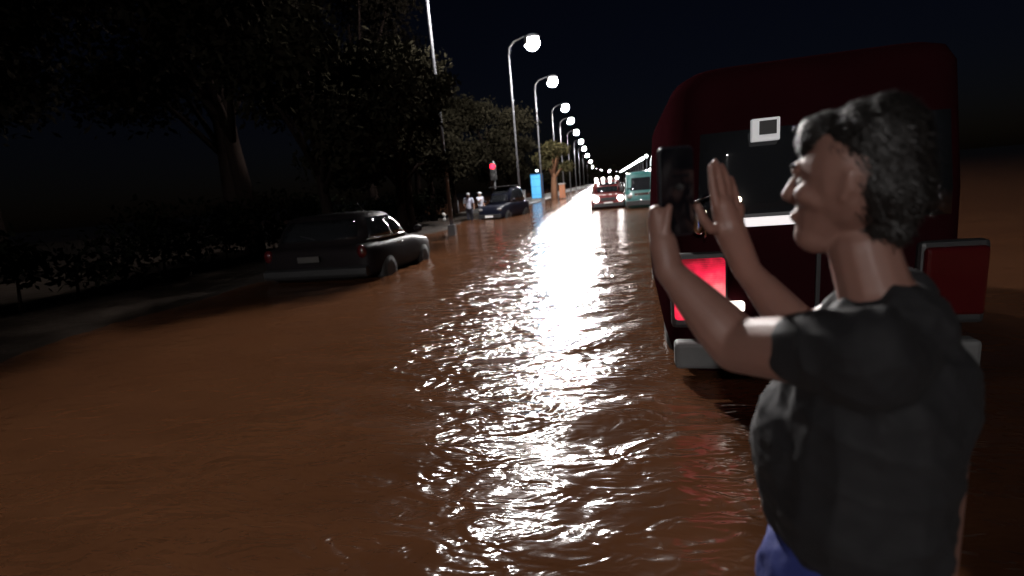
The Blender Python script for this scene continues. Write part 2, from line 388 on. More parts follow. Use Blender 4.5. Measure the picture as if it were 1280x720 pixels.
# ------------------------------------------------------------------ trees
def crown_mesh(name, blobs, n, size, m, seed):
    rng = np.random.RandomState(seed); v = []; f = []
    w = np.array([b[3]**2 for b in blobs]); w /= w.sum()
    ids = rng.choice(len(blobs), n, p=w)
    for i in ids:
        x, y, z, r = blobs[i]
        d = rng.normal(size=3); d /= np.linalg.norm(d); d[2] *= .75
        c = np.array((x, y, z))+d*r*(rng.rand()**.45)*(1+.18*rng.normal())
        e = rng.normal(size=3); e /= np.linalg.norm(e); g = np.cross(e, rng.normal(size=3)); g /= np.linalg.norm(g)
        s = size*(.6+.8*rng.rand()); k = len(v)
        v += [tuple(c-e*s), tuple(c+g*s*.45), tuple(c+e*s), tuple(c-g*s*.45)]; f.append((k, k+1, k+2, k+3))
    me = bpy.data.meshes.new(name); me.from_pydata(v, [], f); me.materials.append(M[m]); return me
def make_tree(name, h, cr, crown_base, seed, leafm, barkm, n, size, trunk_r=.13):
    rng = random.Random(seed); r = empty(name, (0, 0, 0)); tr = MB()
    lean = rng.uniform(-.2, .2)
    pts = [(0, 0, GZ-.1), (lean*.2, .05, crown_base*.5), (lean*.6, 0, crown_base), (lean, .1, h*.75)]
    tr.tube(pts, [trunk_r*1.25, trunk_r, trunk_r*.8, trunk_r*.25], 10)
    blobs = []
    for k in range(9):
        a = k*2.4+rng.random(); rr = cr*rng.uniform(.35, .85); z = crown_base+(h-crown_base)*rng.uniform(.12, .85)
        e = Vector((math.cos(a)*rr, math.sin(a)*rr, z)); s0 = Vector((lean*.6, 0, crown_base*.8+(z-crown_base)*.25))
        mid = s0.lerp(e, .5)+Vector((0, 0, .15*cr)); tr.tube([s0, mid, e], [trunk_r*.5, trunk_r*.3, trunk_r*.08], 7)
        blobs.append((e.x, e.y, e.z, cr*rng.uniform(.28, .5)))
    blobs.append((lean, 0, h-cr*.4, cr*.42))
    tr.build('trunk', barkm, r, True)
    c = bpy.data.objects.new('crown', crown_mesh('crown', blobs, n, size, leafm, seed)); COL.objects.link(c); c.parent = r
    return r
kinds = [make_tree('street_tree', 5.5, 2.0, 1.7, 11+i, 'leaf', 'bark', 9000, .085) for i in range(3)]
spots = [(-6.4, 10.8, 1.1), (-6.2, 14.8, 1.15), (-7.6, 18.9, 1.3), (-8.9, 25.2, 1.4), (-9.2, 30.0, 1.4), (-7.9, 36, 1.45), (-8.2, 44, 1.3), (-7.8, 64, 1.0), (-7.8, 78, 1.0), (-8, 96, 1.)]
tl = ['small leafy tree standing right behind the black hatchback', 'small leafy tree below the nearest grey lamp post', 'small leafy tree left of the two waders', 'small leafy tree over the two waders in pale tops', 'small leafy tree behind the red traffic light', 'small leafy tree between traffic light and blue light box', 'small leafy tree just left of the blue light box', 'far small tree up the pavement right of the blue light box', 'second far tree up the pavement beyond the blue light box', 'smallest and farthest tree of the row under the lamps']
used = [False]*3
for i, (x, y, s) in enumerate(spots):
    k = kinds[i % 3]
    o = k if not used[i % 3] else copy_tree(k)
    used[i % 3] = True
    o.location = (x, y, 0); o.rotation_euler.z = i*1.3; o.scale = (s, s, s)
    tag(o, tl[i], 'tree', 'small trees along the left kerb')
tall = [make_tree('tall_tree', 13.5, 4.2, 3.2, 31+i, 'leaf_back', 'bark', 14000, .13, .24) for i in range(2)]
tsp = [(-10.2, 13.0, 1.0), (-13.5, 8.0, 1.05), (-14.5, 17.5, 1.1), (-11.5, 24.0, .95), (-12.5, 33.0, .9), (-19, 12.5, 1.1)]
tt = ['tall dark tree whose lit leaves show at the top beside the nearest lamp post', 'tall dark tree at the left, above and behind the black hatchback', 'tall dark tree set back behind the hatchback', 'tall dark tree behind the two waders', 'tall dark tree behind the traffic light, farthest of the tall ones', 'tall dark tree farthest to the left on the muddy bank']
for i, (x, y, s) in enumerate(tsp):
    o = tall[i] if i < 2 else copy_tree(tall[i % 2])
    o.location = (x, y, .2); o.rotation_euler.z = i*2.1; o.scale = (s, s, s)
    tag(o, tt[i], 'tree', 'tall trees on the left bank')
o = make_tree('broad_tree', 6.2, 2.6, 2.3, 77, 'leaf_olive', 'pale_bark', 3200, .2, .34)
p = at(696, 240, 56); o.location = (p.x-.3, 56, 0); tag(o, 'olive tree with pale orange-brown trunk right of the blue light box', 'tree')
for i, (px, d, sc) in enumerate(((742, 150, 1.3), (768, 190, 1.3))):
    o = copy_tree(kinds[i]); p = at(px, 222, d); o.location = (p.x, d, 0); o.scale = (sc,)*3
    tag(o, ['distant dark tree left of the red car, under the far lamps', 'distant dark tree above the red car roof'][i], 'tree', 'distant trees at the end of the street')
# clipped hedge on the bank
def hedge():
    r = empty('hedge', (-9.2, 11, .2))
    blobs = [(random.uniform(-.4, .4), y, random.uniform(.4, 1.3), random.uniform(.5, .75)) for y in np.arange(-13, 17, .45)]
    c = bpy.data.objects.new('leaves', crown_mesh('leaves', blobs, 16000, .08, 'hedge_leaf', 5)); COL.objects.link(c); c.parent = r
    st = MB()
    for y in np.arange(-13, 17, .9): st.tube([(0, y, -.2), (.05, y+.1, .8)], [.03, .015], 6)
    tag(st.build('stems', 'bark', r), kind='stuff')
    tag(r, 'long dark leafy hedge on the muddy bank behind the parked hatchback', 'hedge')
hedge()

# ------------------------------------------------------------------ vehicles
def ring(cy, hl, hw, z, n=36, e=4.):
    out = []
    for k in range(n):
        q = 2*math.pi*k/n; c, s = math.cos(q), math.sin(q)
        out.append((hw*math.copysign(abs(c)**(2/e), c), cy+hl*math.copysign(abs(s)**(2/e), s), z))
    return out
class Cabin:
    """shell whose plan is a rounded rectangle that changes with height: rows of (z, centre y, half length, half width)"""
    def __init__(s, rows, e=4.5): s.rows = rows; s.e = e
    def par(s, z):
        r = s.rows
        for i in range(len(r)-1):
            if z <= r[i+1][0] or i == len(r)-2:
                t = (z-r[i][0])/(r[i+1][0]-r[i][0]); return [r[i][k]+(r[i+1][k]-r[i][k])*t for k in range(1, 4)]
    def pt(s, q, z, off=0.):
        cy, hl, hw = s.par(z); c, sn = math.cos(q), math.sin(q)
        x = hw*math.copysign(abs(c)**(2/s.e), c); y = hl*math.copysign(abs(sn)**(2/s.e), sn)
        n = Vector((x/hw**2, y/hl**2, .0)).normalized()*off
        return (x+n.x, cy+y+n.y, z)
    def face_pt(s, side, u, z, off):
        """u runs along a side of the shell, -1..1, in straight-line distance"""
        cy, hl, hw = s.par(z); e = s.e
        if side in 'RL':
            y = u*hl; x = hw*(1-abs(u)**e)**(1/e) if abs(u) < 1 else 0; x += off
            return ((x if side == 'R' else -x), cy+y, z)
        x = u*hw; y = hl*(1-abs(u)**e)**(1/e) if abs(u) < 1 else 0; y += off
        return (x, cy+(y if side == 'F' else -y), z)
    def shell(s, name, m, parent, n=44):
        mb = MB(); rings = [ring(cy, hl, hw, z, n, s.e) for (z, cy, hl, hw) in s.rows]
        z, cy, hl, hw = s.rows[-1]
        rings += [ring(cy, hl*.8, hw*.8, z+.025, n, s.e), ring(cy, hl*.4, hw*.4, z+.04, n, s.e)]
        return mb.loft(rings).build(name, m, parent, True)
    def patch(s, name, m, parent, side, u0, u1, z0, z1, off=.006, nu=8, nz=4, du=0., solid=.008):
        P = [[s.face_pt(side, u0+(u1-u0)*i/nu+du*(j/nz), z0+(z1-z0)*j/nz, off) for i in range(nu+1)] for j in range(nz+1)]
        return MB().grid(P).build(name, m, parent, True, solid=solid)
def lower_body(parent, m, L, Wd, stations):
    """stations along the length: (y, half width, bottom z, top z)"""
    rings = []
    for (y, w, z0, z1) in stations:
        half = [(w*.86, z0), (w*.97, z0+.10), (w, z0+(z1-z0)*.45), (w*.985, z1-.14), (w*.93, z1-.035), (w*.6, z1+.005)]
        rings.append([(x, y, z) for x, z in half]+[(-x, y, z) for x, z in reversed(half)])
    return MB().loft(rings).build('body', m, parent, subsurf=2)
def wheel(parent, x, y, r, side, w=.2):
    t = MB().tube([(x, y, r), (x+side*.03, y, r), (x+side*(w-.03), y, r), (x+side*w, y, r)], [r*.9, r, r, r*.9], 22).build('wheel', 'rubber', parent, True)
    MB().disc((x+side*w, y, r), (side, 0, 0), r*.62, .012, 18).build('rim', 'trim', t)
def make_car(name, L, Wd, H, belt, hood, paint, loc, rz, boot=None, clear=.18, wr=.3):
    """hatchback or off-roader: nose towards +y"""
    r = empty(name, loc, rz); h2 = Wd/2; l2 = L/2
    bt = boot or belt
    lower_body(r, paint, L, Wd, [(-l2, h2*.80, clear+.10, bt*.80), (-l2+.05, h2*.93, clear+.02, bt*.95), (-l2+.35, h2, clear, bt), (-l2*.2, h2, clear, belt),
        (l2-1.05, h2, clear, belt*.985), (l2-.95, h2, clear, hood+.03), (l2-.35, h2*.985, clear, hood-.03), (l2-.07, h2*.9, clear+.03, hood*.9), (l2, h2*.76, clear+.12, hood*.72)])
    y0, y1 = -l2+.08, l2-.85
    cab = Cabin([(belt-.06, (y0+y1)/2, (y1-y0)/2, h2*.93), (belt+(H-belt)*.55, (y0+y1)/2-.04, (y1-y0)/2-.28, h2*.84), (H-.07, (y0+y1)/2-.10, (y1-y0)/2-.52, h2*.75), (H-.025, (y0+y1)/2-.12, (y1-y0)/2-.62, h2*.69)], 3.6)
    cab.shell('cabin', paint, r)
    zb, zt = belt+.02, H-.09
    cab.patch('rear_window', 'glass', r, 'B', -.74, .74, zb+.03, zt-.02)
    cab.patch('windscreen', 'glass', r, 'F', -.78, .78, zb, zt)
    for sd in 'LR':
        cab.patch('side_window', 'glass', r, sd, -.76, -.06, zb+.02, zt-.02)
        cab.patch('side_window', 'glass', r, sd, .0, .70, zb+.02, zt-.02, du=-.05)
        cab.patch('window_trim', 'chrome', r, sd, -.80, .76, zb-.015, zb+.01, .012, 10, 1)
    for sx in (-1, 1):
        wheel(r, sx*(h2-.21), l2-.72, wr, sx); wheel(r, sx*(h2-.21), -l2+.66, wr, sx)
        MB().ball((sx*(h2+.10), l2-1.18, belt+.06), (.10, .06, .075), 12, 8).build('side_mirror', paint, r, True)
        MB().tube([(sx*h2*.995, -.35, belt-.14), (sx*(h2+.035), -.38, belt-.14), (sx*(h2+.035), -.5, belt-.14), (sx*h2*.995, -.53, belt-.14)], .012, 8).build('door_handle', 'chrome', r, True)
        MB().ball((sx*h2*.80, -l2+.05, bt*.80), (.10, .07, .13), 12, 8).build('tail_lamp', 'tail_off', r, True)
        MB().ball((sx*h2*.70, l2-.08, hood*.78), (.15, .08, .075), 12, 8).build('headlamp', 'head_off', r, True)
    MB().loft([[(x, y, z) for (y, z) in ((-l2-.03, clear+.10), (-l2-.07, clear+.16), (-l2-.07, clear+.27), (-l2-.01, clear+.30), (-l2+.1, clear+.3), (-l2+.1, clear+.1))] for x in np.linspace(-h2*.88, h2*.88, 7)]).build('bumper', 'trim', r, bevel=.01)
    MB().box((0, l2+.0, clear+.2), (h2*1.7, .16, .2)).build('bumper', 'trim', r, bevel=.03)
    return r, cab
def plate(parent, x, y, z, m='plate', w=.46, sgn=-1):
    MB().box((x, y, z), (w, .02, .11)).build('number_plate', m, parent, bevel=.004)

# black hatchback, half under water, tail towards us
yaw = R(6)
Lc, Wc = 3.1, (rr-rl_).length+.02; yaw = math.atan2(rr.y-rl_.y, rr.x-rl_.x)*.5+R(3)
ctr = rr + Matrix.Rotation(yaw, 3, 'Z') @ Vector((-Wc/2, Lc/2, 0))
car, cab = make_car('parked_car', Lc, Wc, 1.46, .93, .84, 'black_paint', (ctr.x, ctr.y, -.20), yaw)
tag(car, 'black hatchback half sunk in the brown water near the left bank', 'car')
plate(car, -.06, -Lc/2-.075, .66, 'plate_dirty')
MB().tube([(.0, -Lc/2+.13, 1.02), (-.32, -Lc/2+.16, 1.10)], .009, 6).build('wiper', 'trim', car)
MB().tube([(.12, .35, 1.46), (.10, .15, 1.66)], [.008, .004], 6).build('antenna', 'trim', car)

# dark off-roader by the waders
p = at_h(626, 273, 0.)
suv, cab = make_car('off_roader', 3.5, 1.55, 1.86, 1.12, 1.02, 'navy_paint', (p.x-.05, p.y+1.5, -.30), R(-196), clear=.25, wr=.36)
plate(suv, 0, 1.84, .45)
MB().box((0, -.1, 1.93), (1.05, 1.5, .05)).build('roof_rack', 'trim', suv, bevel=.01)
tag(suv, 'dark navy off-roader stopped in the flood beside the two waders', 'car')

# red car coming towards us, lamps lit
p = at_h(760, 261, 0.)
red, cab = make_car('red_car', 4.0, 1.85, 1.66, 1.02, .98, 'red_paint', (p.x, p.y+2, -.2), R(181), clear=.2, wr=.33)
for sx in (-.62, .62):
    MB().disc((sx, 2.0, .72), (0, 1, 0), .15, .05, 16).build('headlight', 'head_on', red, True)
    MB().disc((sx*.82, 2.02, .43), (0, 1, 0), .06, .04, 12).build('fog_light', 'amber_on', red, True)
MB().box((0, 1.98, .70), (.8, .06, .16)).build('grille', 'trim', red, bevel=.01)
bar = MB().tube([(-.66, .30, 1.71), (.66, .30, 1.71)], .03, 8).build('roof_bar', 'trim', red)
for sx in (-.56, -.19, .19, .56):
    MB().disc((sx, .33, 1.75), (0, 1, 0), .085, .05, 14).build('roof_light', 'head_on', bar, True)
plate(red, 0, 2.06, .5)
tag(red, 'red car driving towards the viewer with headlights and roof lights lit', 'car')

# box bodied vehicles
def make_van(name, L, Wd, H, paint, loc, rz, e=7., nose=.0):
    r = empty(name, loc, rz); h2, l2 = Wd/2, L/2
    cab = Cabin([(.24, 0, l2-.03, h2*.95), (.42, 0, l2, h2), (1.0, 0, l2, h2), (H*.62, -nose*.3, l2-nose*.3, h2*.985), (H-.14, -nose*.5, l2-.06-nose*.5, h2*.93), (H-.04, -nose*.5, l2-.12-nose*.5, h2*.89), (H, -nose*.5, l2-.22-nose*.5, h2*.82)], e)
    cab.shell('body', paint, r, 56)
    for sx in (-1, 1):
        wheel(r, sx*(h2-.22), l2-.85, .34, sx); wheel(r, sx*(h2-.22), -l2+.9, .34, sx)
    return r, cab
# teal minibus behind the phone
p = at_h(806, 260, 0.)
bus, cab = make_van('teal_minibus', 4.6, 1.95, 1.95, 'teal_paint', (p.x+.2, p.y+2.4, -.22), R(176), nose=.5)
cab.patch('windscreen', 'glass', bus, 'F', -.86, .86, 1.08, 1.68)
for sd in 'LR':
    for (u0, u1) in ((-.9, -.5), (-.46, -.06), (-.02, .36), (.42, .78)): cab.patch('side_window', 'glass', bus, sd, u0, u1, 1.08, 1.62)
for sx in (-.72, .72):
    MB().ball((sx, 2.27, .82), (.14, .06, .11), 12, 8).build('headlamp', 'head_off', bus, True)
    MB().ball((sx*1.5, 1.8, 1.2), (.10, .06, .17), 12, 8).build('side_mirror', 'trim', bus, True)
MB().box((0, 2.30, .48), (1.8, .12, .24)).build('bumper', 'trim', bus, bevel=.03)
MB().box((0, 2.28, .90), (1.0, .05, .12)).build('grille', 'chrome', bus, bevel=.01)
tag(bus, 'teal minibus in the flood just right of the red car', 'minibus')

# maroon van close on the right, tail lamp burning
VY = 3.6
vl = at(862, 400, VY)
van, cab = make_van('maroon_van', 4.8, 1.9, 2.42, 'maroon_paint', (vl.x+.95, VY+2.4, -.28), R(-3), e=9)
def vloc(px, py, y=VY-.03):
    return Matrix.Rotation(-van.rotation_euler.z, 3, 'Z') @ (at(px, py, y) - van.location)
cab.patch('rear_window', 'glass', van, 'B', -.80, .80, 1.34, 1.98, .008)
for sd in 'LR':
    cab.patch('rub_strip', 'trim', van, sd, -.93, .9, .80, .90, .012, 12, 1)
    cab.patch('side_window', 'glass', van, sd, .52, .84, 1.42, 2.02)
rv = vloc(914, 383)
for sx in (-1, 1):
    hs = MB().box((sx*.755, -2.40, .91), (.38, .10, .54)).build('tail_lamp', 'trim', van, bevel=.03)
    MB().box((sx*.755, -2.455, .925), (.34, .06, .44)).build('red_lens', 'tail_lens' if sx < 0 else 'tail_off', hs, bevel=.025)
    MB().box((sx*abs(rv.x), -2.462, rv.z), (.17, .06, .07)).build('reversing_lens', 'rev_on' if sx < 0 else 'head_off', hs, bevel=.015)
nq = vloc(941, 278)
MB().box((nq.x+.16, -2.425, nq.z), (.44, .03, .06)).build('number_plate', 'plate_glow', van, bevel=.004)
MB().box((0, -2.42, .44), (1.86, .14, .2)).build('bumper', 'bumper_grey', van, bevel=.03)
MB().box((0, -2.415, 1.0), (.025, .02, 1.3)).build('door_seam', 'trim', van)
MB().tube([(.06, -2.42, 1.2), (.06, -2.46, 1.2), (.06, -2.46, 1.05), (.06, -2.42, 1.05)], .012, 8).build('door_handle', 'chrome', van)
nq = vloc(923, 250)
MB().disc((nq.x, -2.43, nq.z), (0, -1, 0), .024, .02, 12).build('marker_lamp', 'amber_on', van)
nq = vloc(941, 163)
sg = MB().box((nq.x+.085, -2.40, nq.z), (.17, .05, .145)).build('roof_sign', 'sign_lit', van, bevel=.008)
MB().box((nq.x+.095, -2.43, nq.z+.012), (.10, .02, .085)).build('sign_window', 'trim', sg)
nq = vloc(873, 274)
mr_ = MB().ball((nq.x, -2.52, nq.z), (.055, .025, .10), 18, 10).build('corner_mirror', 'chrome', van, True)
MB().tube([(nq.x-.05, -2.38, nq.z+.06), (nq.x-.05, -2.50, nq.z+.09), (nq.x-.01, -2.52, nq.z+.13), (nq.x+.07, -2.50, nq.z+.16), (nq.x+.10, -2.43, nq.z+.21)], .010, 8).build('mirror_bracket', 'chrome', mr_, True)
MB().tube([(nq.x+.04, -2.42, nq.z-.16), (nq.x+.045, -2.50, nq.z-.10), (nq.x+.03, -2.5, nq.z+.02)], .008, 8).build('mirror_stay', 'chrome', mr_, True)
tag(van, 'maroon van close on the right with its left tail lamp glowing red and white', 'van')

# ------------------------------------------------------------------ street furniture
p = at_h(616, 268, 0.)
tl_ = empty('traffic_light', (p.x, 28, 0)); px = at(616, 208, 28); tl_.location.x = px.x
zr = px.z
MB().tube([(0, .16, GZ), (0, .16, zr+.3)], [.06, .05], 10).build('pole', 'grey_paint', tl_, True)
hs = MB().box((0, 0, zr-.28), (.34, .2, .95)).build('signal_housing', 'trim', tl_, bevel=.03)
for k, m_ in enumerate(('red_signal', 'trim', 'trim')):
    l_ = MB().disc((0, -.1, zr-.28*k), (0, -1, 0), .15 if k == 0 else .12, .03, 16).build('signal_lens', m_, hs, True)
    MB().tube([(-.13, -.1, zr-.28*k+.03), (-.12, -.26, zr-.28*k+.07), (0, -.28, zr-.28*k+.15), (.12, -.26, zr-.28*k+.07), (.13, -.1, zr-.28*k+.03)], .012, 6).build('visor', 'trim', l_)
tag(tl_, 'traffic light showing red above the dark off-roader', 'traffic light')

p = at_h(556, 279, 0.)
b = empty('bollard', (p.x, p.y, 0))
MB().tube([(0, 0, GZ), (0, 0, .40)], [.08, .075], 14).build('post', 'trim', b, True)
for z in (.14, .36): MB().tube([(0, 0, z), (0, 0, z+.13)], .084, 14).build('white_band', 'white_paint', b, True)
MB().ball((0, 0, .49), (.085, .085, .06), 14, 5, (0, 1)).build('cap', 'white_paint', b, True)
tag(b, 'short black bollard with two white bands standing in the flood', 'bollard')
p = at_h(574, 270, 0.)
b = empty('thin_post', (p.x, p.y, 0)); MB().tube([(0, 0, GZ), (0, 0, 1.0)], .035, 10).build('post', 'galv', b, True)
MB().ball((0, 0, 1.0), (.045, .045, .03), 10, 5, (0, 1)).build('cap', 'galv', b, True)
tag(b, 'thin grey post rising from the water left of the waders', 'post')

p = at(672, 240, 50)
k = empty('light_box', (p.x, 50, .07), R(-12))
MB().box((0, 0, .1), (1.25, .62, .2)).build('base', 'concrete', k, bevel=.02)
bx = MB().box((0, 0, 1.42), (1.14, .5, 2.44)).build('cabinet', 'blue_paint', k, bevel=.04)
MB().box((-.03, -.262, 1.40), (.98, .03, 2.26)).build('lit_panel', 'blue_panel', bx, bevel=.01)
for z in (.62, 1.40, 2.16): MB().box((-.03, -.285, z), (.98, .02, .02)).build('glazing_bar', 'blue_paint', bx)
MB().tube([(.35, -.2, 2.62), (.35, -.3, 2.86), (.30, -.5, 2.92)], .02, 8).build('lamp_arm', 'galv', bx)
MB().ball((.28, -.56, 2.90), (.13, .13, .09), 12, 8).build('lamp', 'white_light', bx, True)
tag(k, 'tall glowing blue light box on the raised pavement under the lamps', 'light box')

p = at(652, 244, 42)
k = empty('utility_cabinet', (p.x-.3, 42, .07))
MB().box((0, 0, .05), (1.3, .6, .1)).build('plinth', 'concrete', k)
bx = MB().box((0, 0, .62), (1.2, .5, 1.04)).build('cabinet', 'concrete', k, bevel=.02)
for sx in (-.3, .3):
    d_ = MB().box((sx, -.26, .62), (.56, .02, .94)).build('door', 'grey_paint', bx, bevel=.006)
MB().box((0, 0, 1.17), (1.28, .58, .05)).build('lid', 'grey_paint', k, bevel=.01)
tag(k, 'low grey utility cabinet on the pavement left of the blue light box', 'cabinet')

# brick gate pillar by the olive tree: bricks laid one by one
p = at(703, 240, 52)
k = empty('brick_pillar', (p.x, 52, .07))
MB().box((0, 0, .7), (.54, .54, 1.4)).build('mortar_core', 'concrete', k)
br = None
for c in range(12):
    for s_ in range(4):
        for j in range(2):
            if br is None: br = MB().box((0, 0, 0), (.272, .10, .10)).build('brick', 'brick', k, bevel=.006); o = br
            else: o = br.copy(); COL.objects.link(o)
            off = (j-.5)*.286+(.02 if c % 2 else -.02); a = s_*math.pi/2
            o.location = (off*math.cos(a)+.247*math.sin(a), off*math.sin(a)-.247*math.cos(a), .07+c*.112); o.rotation_euler.z = a+random.uniform(-.02, .02)
MB().box((0, 0, 1.46), (.74, .74, .12)).build('capstone', 'concrete', k, bevel=.02)
tag(k, 'orange brick pillar on the pavement right of the blue light box', 'pillar')

# ------------------------------------------------------------------ people
def capsule(mb, p0, r0, p1, r1, n=14):
    p0, p1 = Vector(p0), Vector(p1); d = p1-p0; L = d.length
    t = d/L if L > 1e-6 else Vector((0, 0, 1))
    pts, rad = [], []
    for a in (89, 65, 40, 18, 0): pts.append(p0-t*r0*math.sin(R(a))); rad.append(max(r0*math.cos(R(a)), 1e-4))
    for a in (0, 18, 40, 65, 89): pts.append(p1+t*r1*math.sin(R(a))); rad.append(max(r1*math.cos(R(a)), 1e-4))
    mb.tube(pts, rad, n)
def fuse(name, segs, balls, voxel, m, parent=None, smooth=6, folds=0.):
    """one continuous skin over tapered limbs (and balls)"""
    mb = MB()
    for s_ in segs: capsule(mb, *s_)
    for (c, r) in balls: mb.ball(c, r, 20, 12)
    o = mb.build(name, m, None)
    q = o.modifiers.new('remesh', 'REMESH'); q.mode = 'VOXEL'; q.voxel_size = voxel
    q = o.modifiers.new('smooth', 'SMOOTH'); q.iterations = smooth; q.factor = .5
    dg = bpy.context.evaluated_depsgraph_get(); me = bpy.data.meshes.new_from_object(o.evaluated_get(dg))
    o.modifiers.clear(); o.data = me; me.name = name
    me.materials.clear(); me.materials.append(M[m]); me.polygons.foreach_set('use_smooth', [True]*len(me.polygons))
    if folds:
        n = len(me.vertices); co = np.empty(n*3); me.vertices.foreach_get('co', co); co = co.reshape(-1, 3)
        no = np.empty(n*3); me.vertex_normals.foreach_get('vector', no); no = no.reshape(-1, 3)
        rg = np.random.RandomState(len(name)); h = np.zeros(n)
        for k in range(14):
            d = rg.normal(size=3)*(1, 1, 1.4); d /= np.linalg.norm(d); f = rg.uniform(14, 52)
            w = np.sin(co@(d*f)+2.2*np.sin(co@(rg.normal(size=3)*7))+rg.rand()*6); h += (1-np.abs(w))**2*(.5+.5*np.sin(co@(rg.normal(size=3)*9)))*18/f
        co += no*(h-h.mean())[:, None]*folds; me.vertices.foreach_set('co', co.ravel()); me.update()
    if parent: o.parent = parent
    return o

# two waders by the off-roader
def wader(x, y, rz, shirt, cap, label, bend=0., arm=0.):
    r = empty('person', (x, y, -.30), rz)
    V = Vector
    hip, chest, neck, head = V((0, 0, .92)), V((0, bend*.3, 1.28)), V((0, bend*.5, 1.46)), V((0, bend*.7+.02, 1.62))
    sh = [V((sx*.19, bend*.42, 1.40)) for sx in (-1, 1)]
    el = [V((-.27, bend*.4-.02, 1.14)), V((.27, bend*.4+.08+arm*.1, 1.15+arm*.05))]
    wr = [V((-.25, bend*.4+.1, .92)), V((.2, bend*.4+.22+arm*.08, 1.02+arm*.3))]
    segs = [(hip, .13, chest, .14), (chest, .12, neck, .06), (neck, .055, head, .07)]
    for i in (0, 1):
        segs += [(chest+V((0, 0, .06)), .08, sh[i], .06), (sh[i], .05, el[i], .038), (el[i], .038, wr[i], .027), (wr[i], .028, wr[i]+V((0, .05, -.06)), .02)]
        segs += [(hip+V(((i*2-1)*.08, 0, 0)), .09, V(((i*2-1)*.10, .03, .48)), .06), (V(((i*2-1)*.10, .03, .48)), .058, V(((i*2-1)*.11, -.02, .06)), .04), (V(((i*2-1)*.11, -.02, .05)), .04, V(((i*2-1)*.12, .14, .03)), .03)]
    body = fuse('body', segs, [(head, (.078, .095, .115)), (head+V((0, .095, -.01)), (.016, .022, .024))], .016, 'skin_far', r, 4)
    fuse('shirt', [(hip+V((0, 0, .04)), .155, chest, .165), (chest, .15, neck+V((0, 0, -.05)), .085)]+[q for i in (0, 1) for q in ((chest+V((0, 0, .07)), .1, sh[i], .082), (sh[i], .075, sh[i].lerp(el[i], .7), .062))], [], .018, shirt, r, 5)
    fuse('trousers', [(hip, .145, hip+V((0, 0, .06)), .145)]+[q for i in (0, 1) for q in ((hip+V(((i*2-1)*.08, 0, 0)), .105, V(((i*2-1)*.10, .03, .48)), .078), (V(((i*2-1)*.10, .03, .48)), .076, V(((i*2-1)*.11, -.02, .1)), .06))], [], .018, 'dark_cloth', r, 5)
    if cap:
        MB().ball(head+V((0, -.005, .03)), (.095, .112, .10), 16, 6, (0, 1)).build('cap', 'white_cap', r, True)
        MB().ball(head+V((0, .12, .035)), (.07, .08, .012), 14, 6).build('cap_peak', 'white_cap', r, True)
    else: MB().ball(head+V((0, -.012, .02)), (.088, .105, .105), 16, 7, (-.1, 1)).build('hair', 'hair', r, True)
    return tag(r, label, 'person', 'waders beside the off-roader')
p = at_h(588, 275, 0.); wader(p.x, p.y, R(200), 'pale_shirt', True, 'left wader in pale blue top and white cap, knee deep in the flood', .1)
p = at_h(602, 271, 0.); wader(p.x, p.y, R(240), 'white_shirt', True, 'right wader in white top and cap, next to the off-roader', .0, 1.)

# the person filming at the right, both arms raised
Vx = Vector
ROOT = Vx((.50, .98, GZ))
per = empty('person', ROOT)
def W_(p): return Vx(p)-ROOT
fw = Vx((-.85, .52, 0)).normalized(); rt = Vx((fw.y, -fw.x, 0))       # facing, and the person's right
ctr = Vx((.475, .97, 0))
def B(f, s, z): return W_(ctr+fw*f+rt*s+Vx((0, 0, z)))
shL, shR = B(0, -.185, 1.155), B(0, .185, 1.155)
elL = W_(at(922, 432, 1.0)); wrL = W_(at(836, 338, 1.08)); 
elR = W_((.475, 1.29, 1.02)); wrR = W_(at(934, 338, 1.19))
segs = [(B(-.01, 0, .62), .13, B(0, 0, 1.0), .14), (B(0, 0, 1.0), .13, B(-.01, 0, 1.17), .075), (B(-.015, 0, 1.13), .062, B(.03, 0, 1.29), .054)]
for sh, el, wr in ((shL, elL, wrL), (shR, elR, wrR)):
    segs += [(B(0, 0, 1.08), .09, sh, .07), (sh, .064, sh.lerp(el, .5), .061), (sh.lerp(el, .5), .061, el, .054), (el, .055, el.lerp(wr, .28), .053), (el.lerp(wr, .28), .053, el.lerp(wr, .75), .038), (el.lerp(wr, .75), .036, wr, .030)]
for sd in (-1, 1):
    segs += [(B(0, sd*.09, .62), .10, B(.03, sd*.10, .16), .066), (B(.03, sd*.10, .16), .064, B(-.02, sd*.11, GZ+.1), .042), (B(-.02, sd*.11, GZ+.06), .045, B(.14, sd*.12, GZ+.04), .034)]
# head in profile, looking at the phone
hc = B(.055, 0, 1.405)
def Hd(f, s, z): return hc+fw*f+rt*s+Vx((0, 0, z))
balls = [(hc+fw*-.01+Vx((0, 0, .02)), (.088, .088, .108))]
segs += [(Hd(.02, 0, -.03), .068, Hd(.045, 0, -.085), .04), (Hd(.074, 0, .03), .010, Hd(.097, 0, -.012), .0125), (Hd(.088, -.011, -.018), .009, Hd(.088, .011, -.018), .009), (Hd(.062, 0, -.088), .022, Hd(.05, 0, -.09), .03), (Hd(.07, -.02, .035), .018, Hd(.07, .02, .035), .018),
         (Hd(.078, -.015, -.052), .012, Hd(.078, .015, -.052), .012)]
for sd in (-1, 1): segs += [(Hd(-.014, sd*.081, .020), .013, Hd(-.006, sd*.079, -.020), .008), (Hd(-.020, sd*.086, .022), .006, Hd(-.018, sd*.085, -.008), .005), (Hd(.055, sd*.045, -.01), .022, Hd(.035, sd*.05, -.02), .022)]
